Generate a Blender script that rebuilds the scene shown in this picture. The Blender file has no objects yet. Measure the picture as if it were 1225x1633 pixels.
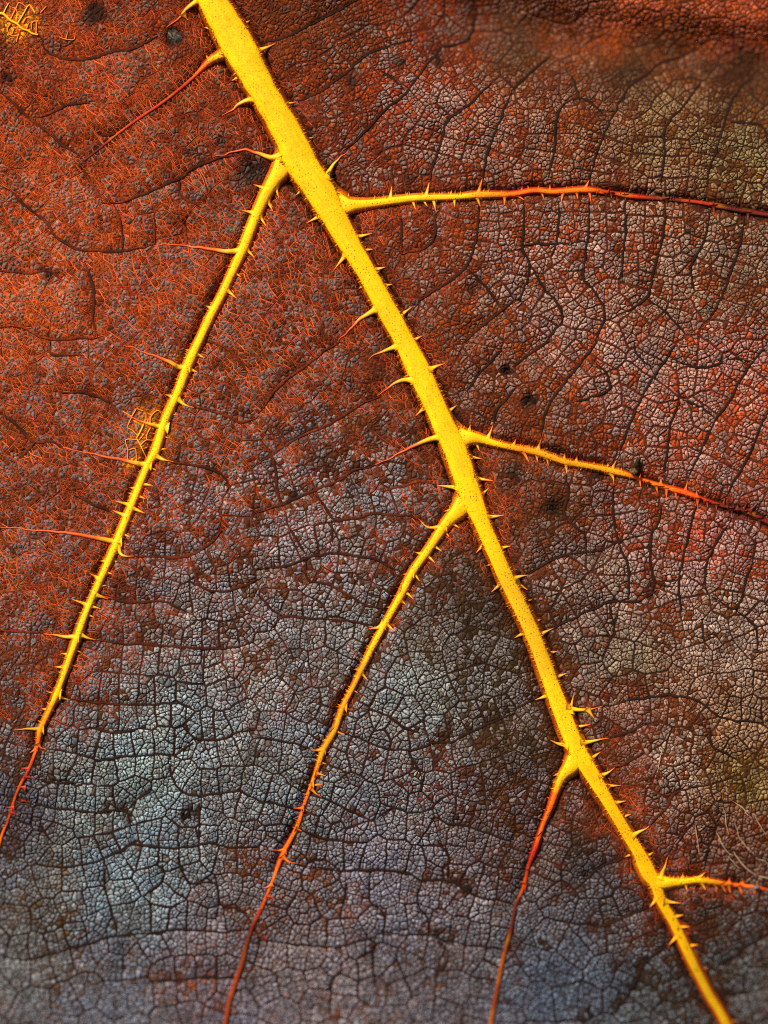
import bpy, math, random
import numpy as np

# ---------------------------------------------------------------- camera, sky, sun, exposure
S = 1e-4                       # one photograph pixel is a tenth of a millimetre on the leaf
PW, PH = 1225.0, 1633.0
CAM_H = 0.40
scene = bpy.context.scene
cam_data = bpy.data.cameras.new('camera')
cam = bpy.data.objects.new('camera', cam_data)
scene.collection.objects.link(cam)
cam.location = (0, 0, CAM_H)
cam.rotation_euler = (0, 0, 0)
cam_data.sensor_fit = 'VERTICAL'
cam_data.sensor_height = 36.0
cam_data.lens = 36.0 * CAM_H / (PH * S)
cam_data.clip_start = 0.01
cam_data.clip_end = 10.0
cam_data.dof.use_dof = True
cam_data.dof.focus_distance = CAM_H - 0.0003
cam_data.dof.aperture_fstop = 3.1
scene.camera = cam

SUN_EL, SUN_AZ = math.radians(44), math.radians(128)      # azimuth: counter-clockwise from +X
world = bpy.data.worlds.new('World'); scene.world = world; world.use_nodes = True
wn = world.node_tree
sky = wn.nodes.new('ShaderNodeTexSky'); sky.sky_type = 'NISHITA'; sky.sun_disc = False
sky.sun_elevation = SUN_EL; sky.sun_rotation = math.pi / 2 - SUN_AZ
wn.nodes['Background'].inputs['Strength'].default_value = 0.05
wn.links.new(sky.outputs[0], wn.nodes['Background'].inputs['Color'])
sun_data = bpy.data.lights.new('sun', 'SUN'); sun_data.energy = 3.6; sun_data.angle = math.radians(14)
sun_data.color = (1.0, 0.92, 0.80)
sun = bpy.data.objects.new('sun', sun_data); scene.collection.objects.link(sun)
sun.rotation_euler = (0, math.pi / 2 - SUN_EL, SUN_AZ)
scene.view_settings.view_transform = 'Standard'; scene.view_settings.look = 'None'
scene.view_settings.gamma = 1.0; scene.view_settings.use_curve_mapping = False
scene.view_settings.exposure = 0.85
scene.cycles.use_denoising = False; scene.cycles.filter_width = 1.1

random.seed(7)
rng = np.random.default_rng(11)

# ---------------------------------------------------------------- small helpers
def lin(c):
    c = np.asarray(c, float) / 255.0
    return np.where(c <= 0.04045, c / 12.92, ((c + 0.055) / 1.055) ** 2.4)

_lat = {}
def vnoise(x, y, size, seed):
    """smooth value noise, 0..1"""
    if seed not in _lat: _lat[seed] = np.random.default_rng(seed + 500).random((256, 256))
    L = _lat[seed]
    u = np.asarray(x, float) / size + 57.3; v = np.asarray(y, float) / size + 91.7
    i = np.floor(u).astype(int); j = np.floor(v).astype(int)
    f = u - i; g = v - j
    f = f * f * (3 - 2 * f); g = g * g * (3 - 2 * g)
    a = L[i % 256, j % 256]; b = L[(i + 1) % 256, j % 256]; c = L[i % 256, (j + 1) % 256]; d = L[(i + 1) % 256, (j + 1) % 256]
    return (a * (1 - f) + b * f) * (1 - g) + (c * (1 - f) + d * f) * g
def fbm(x, y, size, seed, octs=3):
    t = 0; w = 0
    for k in range(octs):
        a = 0.5 ** k; t = t + a * vnoise(x, y, size / 2 ** k, seed + 17 * k); w += a
    return t / w
def sstep(a, b, x):
    t = np.clip((np.asarray(x, float) - a) / (b - a), 0, 1); return t * t * (3 - 2 * t)

def smooth_path(pts, step):
    """Catmull-Rom through rows of numbers (x, y, ...), resampled about every `step` units"""
    P = np.asarray(pts, float)
    if len(P) == 2: P = np.vstack([P[0], (P[0] + P[1]) / 2, P[1]])
    Q = np.vstack([2 * P[0] - P[1], P, 2 * P[-1] - P[-2]])
    out = []
    for k in range(1, len(Q) - 2):
        n = max(1, int(np.hypot(*(Q[k + 1, :2] - Q[k, :2])) / step))
        for t in np.arange(n) / n:
            p0, p1, p2, p3 = Q[k - 1], Q[k], Q[k + 1], Q[k + 2]
            out.append(0.5 * (2 * p1 + (p2 - p0) * t + (2 * p0 - 5 * p1 + 4 * p2 - p3) * t * t + (3 * p1 - p0 - 3 * p2 + p3) * t ** 3))
    out.append(P[-1]); return np.array(out)

# regions in which the photograph was read (three times enlarged): name -> offset
REG = {'a': (0, 0), 'b': (410, 0), 'c': (815, 0), 'd': (0, 545), 'e': (410, 545), 'f': (815, 545), 'g': (0, 1088), 'h': (410, 1088), 'i': (815, 1088)}
def read(text):
    out = []
    for line in text.strip().split('\n'):
        key, rest = line.strip().split(':', 1)
        ox, oy = REG[key]
        for item in rest.split(';'):
            v = [float(q) for q in item.replace(',', ' ').split()]
            if len(v) >= 4: out.append([(ox + v[k] / 2.988, oy + v[k + 1] / 2.988) for k in range(0, len(v) - 1, 2)])
    return out

# ---------------------------------------------------------------- what was read off the leaf
MIDRIB_LR = [(-40, 296, 343), (0, 313, 364), (67, 345, 408), (144, 393, 445), (217, 433, 489), (260, 450, 511), (300, 478, 536), (335, 502, 552), (385, 534, 576), (435, 567, 603),
             (485, 592, 632), (535, 622, 658), (588, 645, 688), (645, 673, 713), (679, 688, 728), (712, 703, 745), (746, 716, 756), (779, 727, 767),
             (829, 752, 782), (880, 775, 803), (930, 797, 825), (997, 830, 857), (1047, 850, 877), (1088, 864, 892), (1138, 882, 912), (1188, 901, 933),
             (1235, 929, 959), (1289, 965, 987), (1339, 995, 1017), (1372, 1015, 1038), (1410, 1035, 1056), (1439, 1047, 1065), (1473, 1067, 1084),
             (1523, 1091, 1107), (1557, 1109, 1123), (1590, 1126, 1140), (1623, 1146, 1160), (1690, 1178, 1190)]
COL = {'Y': (255, 186, 4), 'W': (255, 196, 10), 'A': (228, 146, 8), 'O': (236, 106, 12), 'R': (178, 50, 12), 'D': (100, 34, 15), 'B': (138, 56, 16), 'K': (190, 150, 20)}
SIDE_VEINS = [
 ('long yellow vein', [(449, 212, 14, 'Y'), (458, 243, 26, 'Y'), (448, 270, 26, 'Y'), (436, 289, 20, 'Y'), (421, 316, 17, 'Y'), (406, 350, 15, 'W'), (389, 394, 15, 'W'), (372, 431, 12, 'W'), (355, 468, 12, 'W'), (336, 504, 12, 'W'), (318, 543, 12, 'W'),
   (300, 582, 14, 'W'), (284, 625, 12, 'W'), (264, 669, 12, 'W'), (248, 719, 13, 'W'), (234, 746, 11, 'W'), (207, 813, 11, 'W'), (187, 863, 12, 'W'), (164, 916, 10, 'W'), (140, 970, 9, 'W'), (124, 1013, 10, 'W'),
   (104, 1070, 8, 'Y'), (95, 1095, 8, 'Y'), (90, 1108, 9, 'Y'), (72, 1148, 7, 'A'), (64, 1165, 8, 'A'), (60, 1188, 5.5, 'O'), (47, 1225, 4.5, 'R'), (28, 1262, 4, 'R'), (13, 1309, 3.5, 'R'), (2, 1336, 3.5, 'O'), (-10, 1390, 3, 'D')]),
 ('upper branch', [(508, 283, 14, 'Y'), (526, 312, 26, 'Y'), (549, 327, 25, 'Y'), (566, 327, 17, 'Y'), (587, 325, 13, 'Y'), (627, 320, 11, 'Y'), (661, 316, 10, 'W'), (694, 315, 9, 'Y'), (728, 314, 8, 'Y'), (765, 311, 10, 'A'), (815, 310, 7, 'O'), (852, 304, 7, 'O'), (882, 306, 7, 'O'),
   (932, 303, 8, 'O'), (966, 306, 5, 'R'), (1006, 313, 6, 'R'), (1066, 318, 5, 'D'), (1116, 323, 5, 'R'), (1150, 330, 6, 'D'), (1193, 338, 6, 'D'), (1225, 343, 6, 'D'), (1280, 352, 6, 'D')]),
 ('middle branch', [(690, 645, 14, 'Y'), (707, 679, 26, 'Y'), (733, 696, 25, 'Y'), (761, 699, 15, 'Y'), (788, 707, 10, 'Y'), (818, 714, 9, 'A'), (858, 722, 10, 'A'), (902, 737, 8.5, 'A'), (942, 744, 8, 'A'), (979, 752, 9, 'A'), (1016, 762, 5.5, 'O'), (1049, 774, 5.5, 'O'), (1093, 786, 7, 'O'),
   (1126, 798, 5, 'R'), (1160, 809, 5, 'D'), (1196, 818, 6, 'D'), (1225, 833, 6, 'D'), (1280, 855, 6, 'D')]),
 ('amber branch', [(738, 757, 14, 'Y'), (744, 788, 24, 'Y'), (733, 812, 24, 'Y'), (711, 836, 16, 'Y'), (684, 876, 12, 'Y'), (658, 913, 11, 'Y'), (641, 947, 11, 'Y'), (617, 990, 9, 'Y'), (597, 1027, 9, 'Y'), (574, 1074, 8, 'A'), (564, 1095, 7, 'A'), (547, 1128, 7.5, 'A'), (534, 1165, 8, 'A'),
   (517, 1195, 8, 'A'), (504, 1232, 5.5, 'A'), (487, 1279, 5, 'O'), (474, 1319, 5.5, 'O'), (453, 1359, 6.5, 'O'), (437, 1399, 5, 'O'), (420, 1443, 5, 'R'), (400, 1486, 6, 'D'), (385, 1540, 7.5, 'B'), (368, 1590, 8, 'B'), (358, 1640, 8, 'B'), (345, 1690, 8, 'B')]),
 ('short branch', [(913, 1162, 12, 'Y'), (921, 1196, 20, 'Y'), (913, 1219, 22, 'Y'), (897, 1239, 13, 'Y'), (887, 1262, 9, 'A'), (879, 1285, 7.5, 'O'), (865, 1319, 6, 'O'), (853, 1356, 7, 'R'), (843, 1382, 5, 'R'), (835, 1416, 5.5, 'R'), (823, 1443, 5.5, 'D'), (815, 1483, 6, 'D'), (805, 1520, 6.5, 'B'), (795, 1567, 7, 'B'), (785, 1623, 7, 'B'), (775, 1690, 7, 'B')]),
 ('lowest branch', [(1016, 1362, 10, 'Y'), (1033, 1393, 18, 'Y'), (1053, 1406, 19, 'Y'), (1079, 1407, 12, 'Y'), (1110, 1404, 9, 'Y'), (1133, 1406, 7.5, 'A'), (1166, 1411, 6, 'O'), (1200, 1414, 5, 'O'), (1225, 1419, 4.5, 'R'), (1280, 1430, 4, 'D')]),
 ('thin red branch', [(368, 80, 13, 'Y'), (352, 88, 10, 'Y'), (335, 97, 8, 'A'), (318, 113, 5, 'O'), (301, 130, 4.5, 'R'), (264, 160, 4, 'R'), (221, 189, 4, 'R'), (187, 214, 3.5, 'R'), (160, 236, 3, 'D'), (134, 256, 3, 'D')]),
]
# veinlet stubs that leave the veins: base, bends, tip (first list: stout ones)
SPINES_BIG = read('''
a: 960 -10 900 35 870 75 808 112; 1205 470 1150 490 1110 525 1060 550
b: 100 745 60 750 0 728 -60 715 -115 727 -210 747; 10 240 55 222 88 207; 140 497 182 486; 325 850 355 795 385 765 418 742; 560 1478 500 1515 440 1570 385 1625; 420 1220 395 1250 365 1288; 685 1503 715 1480 740 1462
d: 900 122 860 120 800 90 700 50 590 12; 790 408 740 400 670 378 590 335; 715 585 670 582 600 565 460 540 300 505; 570 950 540 950 480 938 320 910 180 896 0 890; 370 1408 300 1405 210 1390; 850 275 880 300 925 316; 745 545 775 560 825 571; 565 975 575 1010 600 1022 640 1021; 380 1390 410 1408 460 1421
a: 1155 1195 1090 1197 1005 1185 880 1168 740 1164
e: 660 25 610 42 530 82; 745 180 700 183 650 208 588 258; 860 455 810 470 740 500 640 555 560 592; 820 135 850 120 888 108; 1100 462 1112 432 1124 398
e: 900 880 850 884 820 878 778 850; 1110 835 1140 832 1178 826; 600 1352 575 1362 535 1366; 690 1190 715 1200 742 1226
f: 10 1130 40 1120 78 1113; 130 1400 160 1385 192 1370; 130 515 136 490 146 462; 482 615 490 590 503 567; 828 715 836 690 842 662; 480 635 488 650 491 678; 742 700 742 752
i: 275 125 330 132 380 128 440 112; 345 290 390 282 430 272 465 262; 425 448 460 432 492 408; 585 728 625 702 662 678; 712 935 730 890 748 845; 265 298 230 294 188 274; 180 60 150 72 120 82; 730 1045 800 1052
g: 280 55 245 50 218 44; 200 222 120 225 62 231; 268 62 300 75 328 82; 185 295 195 312 222 321
h: 420 120 372 117; 322 320 290 324 255 321; 372 222 390 240 418 247; 262 510 280 530 308 548; 135 800 100 801 68 798; 130 835 150 855 190 863; 70 965 45 978 20 978; 40 1218 -2 1206
''')
SPINES = read('''
a: 1005 135 972 131; 1145 362 1112 381; 1145 122 1172 108; 1215 1015 1158 1004; 1172 1185 1208 1222; 1112 1295 1143 1316; 1085 1385 1128 1422; 1005 1468 972 1454; 880 75 895 95; 1000 290 985 265
b: 215 905 188 928; 300 1030 238 1062; 60 366 80 364; 103 455 112 428; 230 662 260 657; 475 1130 545 1113; 505 1193 548 1188; 565 1285 614 1272; 595 1364 632 1357; 735 1628 773 1608; 505 1362 485 1376; 370 1138 350 1134
b: 435 958 437 925; 510 955 515 938; 636 948 643 886; 745 942 741 925; 806 936 822 866; 925 926 928 902; 1056 920 1074 850; 745 965 756 998; 798 962 812 984; 843 960 853 1008; 940 945 943 988; 1050 942 1064 984; 1180 938 1181 978
b: 125 770 85 765; 90 895 105 945; 60 975 75 1005; 20 1040 45 1080; 55 905 0 885
c: 50 912 55 886; 186 908 187 876; 353 902 372 860; 290 905 292 890; 28 930 64 954; 150 926 156 948; 246 932 239 964; 314 918 319 948; 374 912 381 958; 478 922 480 945; 545 932 545 954; 740 950 746 984; 965 978 969 1018; 1130 1012 1130 1055; 430 915 432 898
d: 915 46 886 39; 868 186 846 179; 835 268 796 254; 830 330 838 345; 635 728 606 719; 620 778 546 758; 605 832 546 808; 505 1046 476 1044; 475 1130 426 1103; 447 1190 428 1185; 425 1257 346 1228; 330 1491 286 1484; 305 1551 256 1550
d: 935 58 974 76; 910 133 944 146; 855 252 890 244; 795 345 838 348; 790 408 814 413; 775 448 798 458; 750 512 784 511; 712 598 744 611; 692 680 730 685; 667 738 694 749; 632 793 688 816; 607 850 634 858; 582 913 614 929; 507 1098 538 1108; 472 1165 504 1162; 462 1208 514 1226; 428 1258 474 1271; 415 1298 448 1313; 358 1468 388 1481; 322 1538 358 1546; 285 1620 313 1629; 540 1040 560 1050; 655 700 620 695
e: 800 312 758 352; 955 695 905 690 858 684; 902 556 876 551; 910 335 948 306; 868 238 882 222; 1005 548 1064 556; 1035 650 1114 661; 1078 722 1108 696; 1160 983 1208 974; 1085 962 1048 1002; 1125 1060 1097 1066; 1165 1152 1118 1192; 1215 1254 1190 1262; 1012 425 1018 390; 1050 495 1060 520; 950 795 905 805
e: 795 1015 756 1004; 740 1108 696 1108; 645 1265 620 1266; 490 1565 460 1561; 858 983 880 998; 820 1025 848 1054; 690 1236 708 1252; 618 1345 654 1378; 498 1578 528 1614; 905 915 916 930; 945 875 965 888; 590 1400 596 1415; 545 1470 560 1478; 760 1120 775 1140
f: 12 495 26 460; 255 555 258 526; 312 570 315 540; 395 590 397 568; 463 600 459 576; 714 680 716 646; 885 735 886 702; 1014 768 1021 742; 1080 785 1080 760; 1110 795 1130 760; 1140 805 1176 768; 68 540 86 572; 124 552 127 573; 174 566 178 588; 263 576 266 624; 330 595 332 612; 614 660 618 690; 650 672 652 690; 694 690 698 720; 784 712 788 748; 835 725 838 745; 889 750 890 798; 934 765 938 788; 980 778 978 808; 1050 798 1056 834; 1118 825 1126 860; 1184 845 1186 894
f: 48 1162 78 1182; 68 1238 100 1229; 90 1280 104 1276; 118 1332 143 1324; 160 1488 208 1478; 198 1606 250 1586; 62 1388 15 1412
i: 285 125 300 55; 370 135 398 174; 312 214 378 202; 388 360 428 332; 468 494 524 492; 498 575 548 566; 545 638 574 628; 645 835 675 812; 782 1118 824 1108; 798 1168 844 1165; 845 1258 889 1251; 893 1362 934 1365; 1020 1618 1058 1614
i: 212 157 190 153; 272 388 248 373; 250 428 208 444; 380 485 370 504; 450 610 441 636; 512 702 494 712; 570 822 540 834; 628 918 612 934; 690 1040 660 1074; 778 1226 750 1254; 830 1308 815 1318; 868 1386 852 1396; 930 1500 918 1508
i: 195 556 168 549; 174 611 152 606; 112 798 95 790; 216 530 230 550; 186 612 197 636; 147 732 163 748; 117 812 133 830; 65 975 45 970
i: 816 942 820 906; 885 940 905 925 924 906; 1040 955 1043 924; 1105 962 1108 938; 1172 975 1176 955; 832 962 839 994; 910 958 928 990; 970 962 984 984; 1006 966 1022 998; 1038 970 1046 1004; 1088 974 1102 1008; 1165 982 1159 1010
g: 230 130 192 127; 170 320 142 337; 135 412 97 409; 106 500 72 496; 64 596 26 598; 212 188 234 196; 135 452 168 461; 102 564 128 568; 66 624 88 633; 248 88 262 96
h: 440 45 420 44; 265 490 240 490; 220 600 175 601; 456 38 478 49; 420 122 441 129; 312 385 328 388; 298 438 328 446; 278 490 314 489; 222 603 238 611; 190 698 213 709; 62 1022 84 1031
''')
# veins that cross the blade between the side veins
CROSS = read('''
a: 0 440 90 520 190 600 300 690 390 740; 390 800 440 880 490 960; 0 880 60 920 130 990 230 1070 270 1130 380 1190 440 1195 580 1190 740 1165; 490 970 560 965 640 935 700 915 780 880 860 850 950 790 1120 735; 190 560 330 500 430 490; 190 180 230 250 350 280 450 270 560 240 640 230 750 170; 0 1290 130 1300 230 1290 300 1340; 580 1190 580 1080 540 970; 0 1560 100 1560 220 1615 400 1610 480 1600; 400 1240 440 1370 440 1520 460 1600; 740 1165 740 1050; 885 1165 885 1060; 620 520 645 565; 480 645 555 640; 860 870 855 930 960 980
b: 0 215 150 170 300 95 400 40 500 -10; 160 490 290 440 420 350 530 260 640 215 750 190; 415 720 510 640 620 520 710 440 820 300 880 230 1010 190 1050 40; 820 870 870 690 910 580 1020 490 1120 400; 1080 850 1110 700 1170 540 1225 420; 645 900 640 800; 600 330 700 430; 770 1440 870 1370 1000 1270 1040 1150 1060 980; 690 1210 840 1150 850 1010; 690 1180 690 1040; 990 1628 1090 1540 1225 1440; 1000 1280 1100 1380 1150 1460
c: 0 440 120 330 180 270; 180 860 210 700 230 530 340 470 460 560; 370 870 410 730 460 600 520 490 580 410 700 320 830 260 900 220; 290 360 330 460; 720 890 730 700 740 600 830 500 900 400; 930 890 970 740 1010 610 1040 520 1090 430 1150 370; 1040 580 1190 600 1225 680; 60 940 60 1180 90 1270 40 1450; 230 960 220 1130 190 1210; 375 960 365 1150 345 1310 390 1380 450 1500 400 1628; 545 960 545 1130 530 1230 535 1340; 740 990 720 1150 680 1290 640 1420 460 1530; 950 1000 920 1150 860 1270 870 1370; 90 1260 160 1380 250 1500 170 1628; 1110 1020 1090 1180 1010 1390 960 1500; 640 1420 740 1490 830 1590; 60 1165 220 1160 365 1150
d: 0 340 80 400 170 480 240 470 300 505; 170 480 110 540; 240 0 250 60 400 60; 920 315 1050 340 1140 380 1225 360; 820 570 930 590 1060 630 1100 700; 300 240 420 250 530 300 570 360; 360 730 430 770 540 815; 640 1020 760 1025 890 1020 1000 960 1060 900; 900 1020 930 1110 970 1180 1080 1190 1180 1160 1225 1130; 510 1225 620 1240 780 1240 900 1290; 455 1420 560 1440 700 1440 850 1455 970 1465 1100 1460 1225 1420; 0 1380 100 1385 210 1390; 970 1470 970 1628; 0 890 20 950 80 1015; 970 0 1060 20 1130 80 1180 150
e: 390 0 300 60 210 130 110 210 50 290 0 340; 590 255 480 310 390 370 280 420 170 470 50 550 0 590; 560 590 460 620 370 670 270 710 200 740 0 820; 40 490 90 600 100 720 130 780; 860 685 790 670 720 680 600 710; 780 850 700 830 570 820 480 840 370 850 330 790 270 720; 350 850 360 960; 700 1108 610 1060 520 1030 400 1010 270 1020 160 1060 0 1090; 160 890 230 1010; 230 1020 240 1130 350 1160 420 1200 530 1260 625 1265; 540 1365 430 1330 250 1315 120 1315 60 1370 0 1390; 130 1310 60 1260 0 1200; 1000 240 1060 150 1170 40; 1130 400 1150 320 1225 230
f: 140 460 160 370 200 270 270 180 380 40 410 0; 0 120 90 60 180 0; 510 560 550 430 600 310 650 220 740 90 780 20; 840 660 900 530 970 380 1040 290 1080 200 1150 100 1225 20; 1020 740 1080 640 1140 530 1190 400 1225 340; 730 650 750 480 760 390 810 290; 690 130 600 60 590 0; 760 80 840 110 930 120 1050 80 1160 90; 300 280 460 240 460 160 400 100; 820 280 900 310 970 370; 265 630 270 730 260 830 350 920 360 990; 490 690 490 830 510 950 530 1010 560 1080 560 1220; 75 1110 180 1050 280 1010 400 1000 480 970 590 930 640 920; 715 770 700 870 665 930 665 1080 690 1150 770 1170; 885 790 850 920 820 1020 800 1150 810 1290; 1050 840 980 960 930 1080 930 1200; 1170 900 1150 1040 1110 1160 1070 1270 960 1220; 190 1370 300 1320 400 1270 480 1240 600 1240 690 1190; 470 1250 490 1330 500 1400; 1070 1280 1160 1360 1180 1480
g: 325 80 420 95 560 105 700 105 870 100 880 180 920 270 1050 275 1130 240 1225 230; 430 220 560 240 700 210; 220 320 350 335 480 370 600 355 720 345 810 350 810 430 850 500 910 540 1050 530 1130 520 1225 560; 125 567 200 590 330 610 480 620 600 620 630 720 640 770; 600 620 650 560 720 520; 160 860 270 880 400 865 500 840 600 790 640 770 770 790 900 785 1010 770 1100 785 1225 790; 940 540 950 640 950 760; 770 790 770 950 720 1000 720 1190; 490 830 500 970 540 1120 555 1200; 920 290 830 350; 0 1310 150 1320 300 1280 430 1240 560 1210 720 1190 900 1180 1050 1190 1200 1180; 585 1240 590 1380; 1050 1060 1180 1100; 700 1430 850 1420 1000 1410 1100 1410; 850 830 900 950 1020 960 1040 1060 1030 1130; 180 670 250 760; 165 460 280 480 400 470
h: 415 245 500 270 600 310 720 325 830 295 930 280 1020 240 1110 195 1225 150; 255 320 200 300 100 280 0 270; 190 600 90 580 0 570; 520 130 620 160 690 210 780 240; 720 330 790 470 770 540; 850 600 730 620 640 600 560 660; 850 600 890 670 1010 690 1100 720 1225 760; 305 545 420 600 500 640; 210 708 300 740 440 760 540 760; 185 862 280 880 400 900 540 890 720 910 780 940 920 950 1020 1010 1160 1040 1225 1060; 430 950 410 1060; 540 900 540 1040 600 1100 590 1190 430 1250 300 1260 30 1230; 590 1190 700 1200 810 1200 900 1230 1060 1260 1180 1280; 770 960 770 1060 820 1140 810 1200; 390 1260 400 1370 360 1430 350 1550; 860 750 910 830 900 940; 550 1250 560 1440; 650 1280 710 1430 750 1500
i: 430 115 560 90 700 65 830 70 920 110 1010 170 1130 190 1225 180; 460 265 560 240 650 200; 490 410 580 370 640 330; 660 680 740 600 780 530 880 500; 920 900 940 800 970 710; 760 870 800 760 850 690; 130 75 70 100 0 140; 540 835 430 880 350 950; 665 1070 560 1110 460 1160 380 1160; 750 1250 650 1330 580 1460 500 1580; 960 1370 1060 1310 1140 1250 1225 1210; 1000 1500 1080 1480 1225 1460; 950 210 960 300 1070 370
''')
# pigment of the blade, with the shading of the fold in it: x, y, crust colour, share of crust, bare colour, share of bright veinlets
PIG = [
 (60,60,(118,85,68),.28,(150,54,16),.5),(150,150,(112,96,86),.42,(150,52,14),.55),(300,200,(110,92,80),.35,(130,45,12),.55),(60,350,(136,106,95),.5,(168,64,22),.7),(200,350,(120,102,95),.45,(150,55,18),.65),
 (230,60,(112,92,78),.32,(140,50,14),.45),(430,30,(90,70,55),.1,(120,48,12),.1),(50,500,(132,104,92),.5,(170,68,24),.75),(350,330,(105,95,92),.38,(100,38,12),.6),(500,450,(112,98,94),.4,(100,38,12),.6),(400,560,(118,106,105),.5,(100,42,16),.6),
 (250,450,(116,102,100),.45,(140,52,18),.65),(100,650,(120,106,104),.5,(125,50,20),.6),(150,800,(108,98,100),.5,(110,46,20),.55),(50,900,(112,98,98),.48,(120,50,22),.6),(60,1050,(104,95,96),.55,(120,52,26),.4),(330,680,(116,108,108),.5,(105,45,18),.55),
 (350,800,(124,118,122),.65,(105,50,28),.4),(600,780,(128,128,133),.75,(90,40,20),.3),(500,850,(134,132,138),.85,(95,46,26),.25),(650,600,(100,80,70),.25,(105,42,14),.5),(680,760,(110,98,95),.4,(95,42,16),.4),
 (330,1000,(128,128,133),.8,(92,50,30),.15),(240,920,(118,110,114),.65,(110,50,28),.35),(300,1150,(128,138,143),.92,(72,50,35),0),(560,1000,(124,128,133),.82,(80,50,30),.05),(700,1100,(134,143,143),.93,(64,48,34),0),(740,950,(98,88,84),.5,(78,48,30),.1),
 (790,1080,(122,126,126),.85,(66,48,34),0),(220,1230,(128,147,152),.96,(72,55,38),0),(200,1400,(133,150,160),.97,(90,58,40),0),(80,1450,(108,108,108),.82,(90,62,40),0),(30,1320,(88,82,92),.6,(70,48,46),0),(130,1300,(118,126,128),.88,(78,55,38),0),
 (450,1250,(116,122,127),.88,(74,52,38),0),(650,1250,(122,122,126),.82,(105,42,36),0),(650,1400,(128,122,132),.88,(95,52,46),0),(500,1530,(132,122,128),.88,(135,72,46),0),(330,1560,(116,106,116),.82,(125,62,40),0),(200,1560,(112,112,122),.85,(92,60,48),0),(700,1580,(112,107,117),.82,(85,55,45),0),(440,1430,(118,106,108),.75,(120,60,38),0),
 (900,1550,(94,104,122),.9,(46,40,45),0),(960,1400,(88,90,97),.75,(52,40,36),0),(830,1300,(108,102,107),.78,(92,46,30),0),(830,1180,(96,94,92),.68,(64,42,30),0),(800,980,(88,82,76),.5,(58,38,26),.03),(760,1030,(104,104,100),.68,(60,42,28),0),(1010,1195,(125,100,90),.5,(128,48,24),.25),(1150,1550,(98,98,98),.78,(62,46,36),0),(1130,1460,(92,80,74),.55,(84,44,26),.15),(1000,1600,(92,98,104),.8,(52,42,38),0),
 (700,60,(128,98,88),.5,(140,50,24),0),(560,60,(114,88,74),.3,(125,48,16),0),(560,190,(124,98,88),.28,(140,50,16),.05),(660,180,(150,120,110),.58,(160,58,28),0),(780,200,(150,122,106),.66,(160,60,34),0),(900,50,(140,96,80),.5,(140,58,30),0),
 (1000,20,(175,92,66),.45,(200,82,38),0),(1190,30,(180,100,74),.45,(205,78,38),0),(830,85,(88,68,46),.5,(78,42,24),0),(1000,115,(84,68,46),.55,(76,42,26),0),(1180,120,(84,56,38),.5,(80,42,26),0),(1050,205,(134,120,84),.78,(112,56,30),0),(1190,240,(128,120,80),.78,(108,56,30),0),  # colours along the fold hold its shaded valley and lit far side
 (920,210,(140,110,90),.64,(150,60,32),0),(620,400,(120,94,84),.25,(135,50,16),.4),(700,380,(134,106,96),.42,(150,56,22),.15),(800,420,(156,136,126),.8,(160,64,38),0),(950,430,(160,140,130),.86,(170,64,42),0),(1100,450,(155,136,116),.84,(156,62,42),0),(1190,430,(132,116,98),.75,(125,56,36),0),
 (1180,600,(166,132,122),.76,(198,70,42),0),(950,580,(156,136,126),.84,(186,70,42),0),(720,540,(120,94,80),.3,(140,54,16),.15),(790,620,(136,110,100),.52,(135,54,22),0),(1080,650,(162,136,126),.8,(198,70,42),0),(880,680,(120,96,86),.42,(140,54,20),.05),(870,820,(116,102,92),.58,(110,48,22),.1),
 (800,820,(100,80,66),.22,(120,48,16),.35),(1000,850,(150,132,126),.84,(170,60,38),0),(1130,870,(156,128,126),.8,(195,66,42),0),(950,950,(142,132,122),.88,(125,52,36),0),(1000,1050,(136,131,112),.93,(84,52,32),0),(1150,1000,(156,146,136),.93,(110,56,36),0),(1190,1150,(146,122,96),.84,(120,62,36),0),
 (1000,1150,(136,116,106),.78,(130,48,26),0),(1070,1220,(156,146,132),.88,(120,52,32),0),(1190,1240,(130,116,70),.74,(115,72,36),0),(990,1260,(115,92,82),.35,(125,48,24),.45),(1090,1340,(136,106,96),.64,(132,52,30),.05),(1190,1350,(130,100,86),.64,(125,52,30),0),(1040,1370,(110,88,78),.35,(115,44,22),.3),
]

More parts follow.
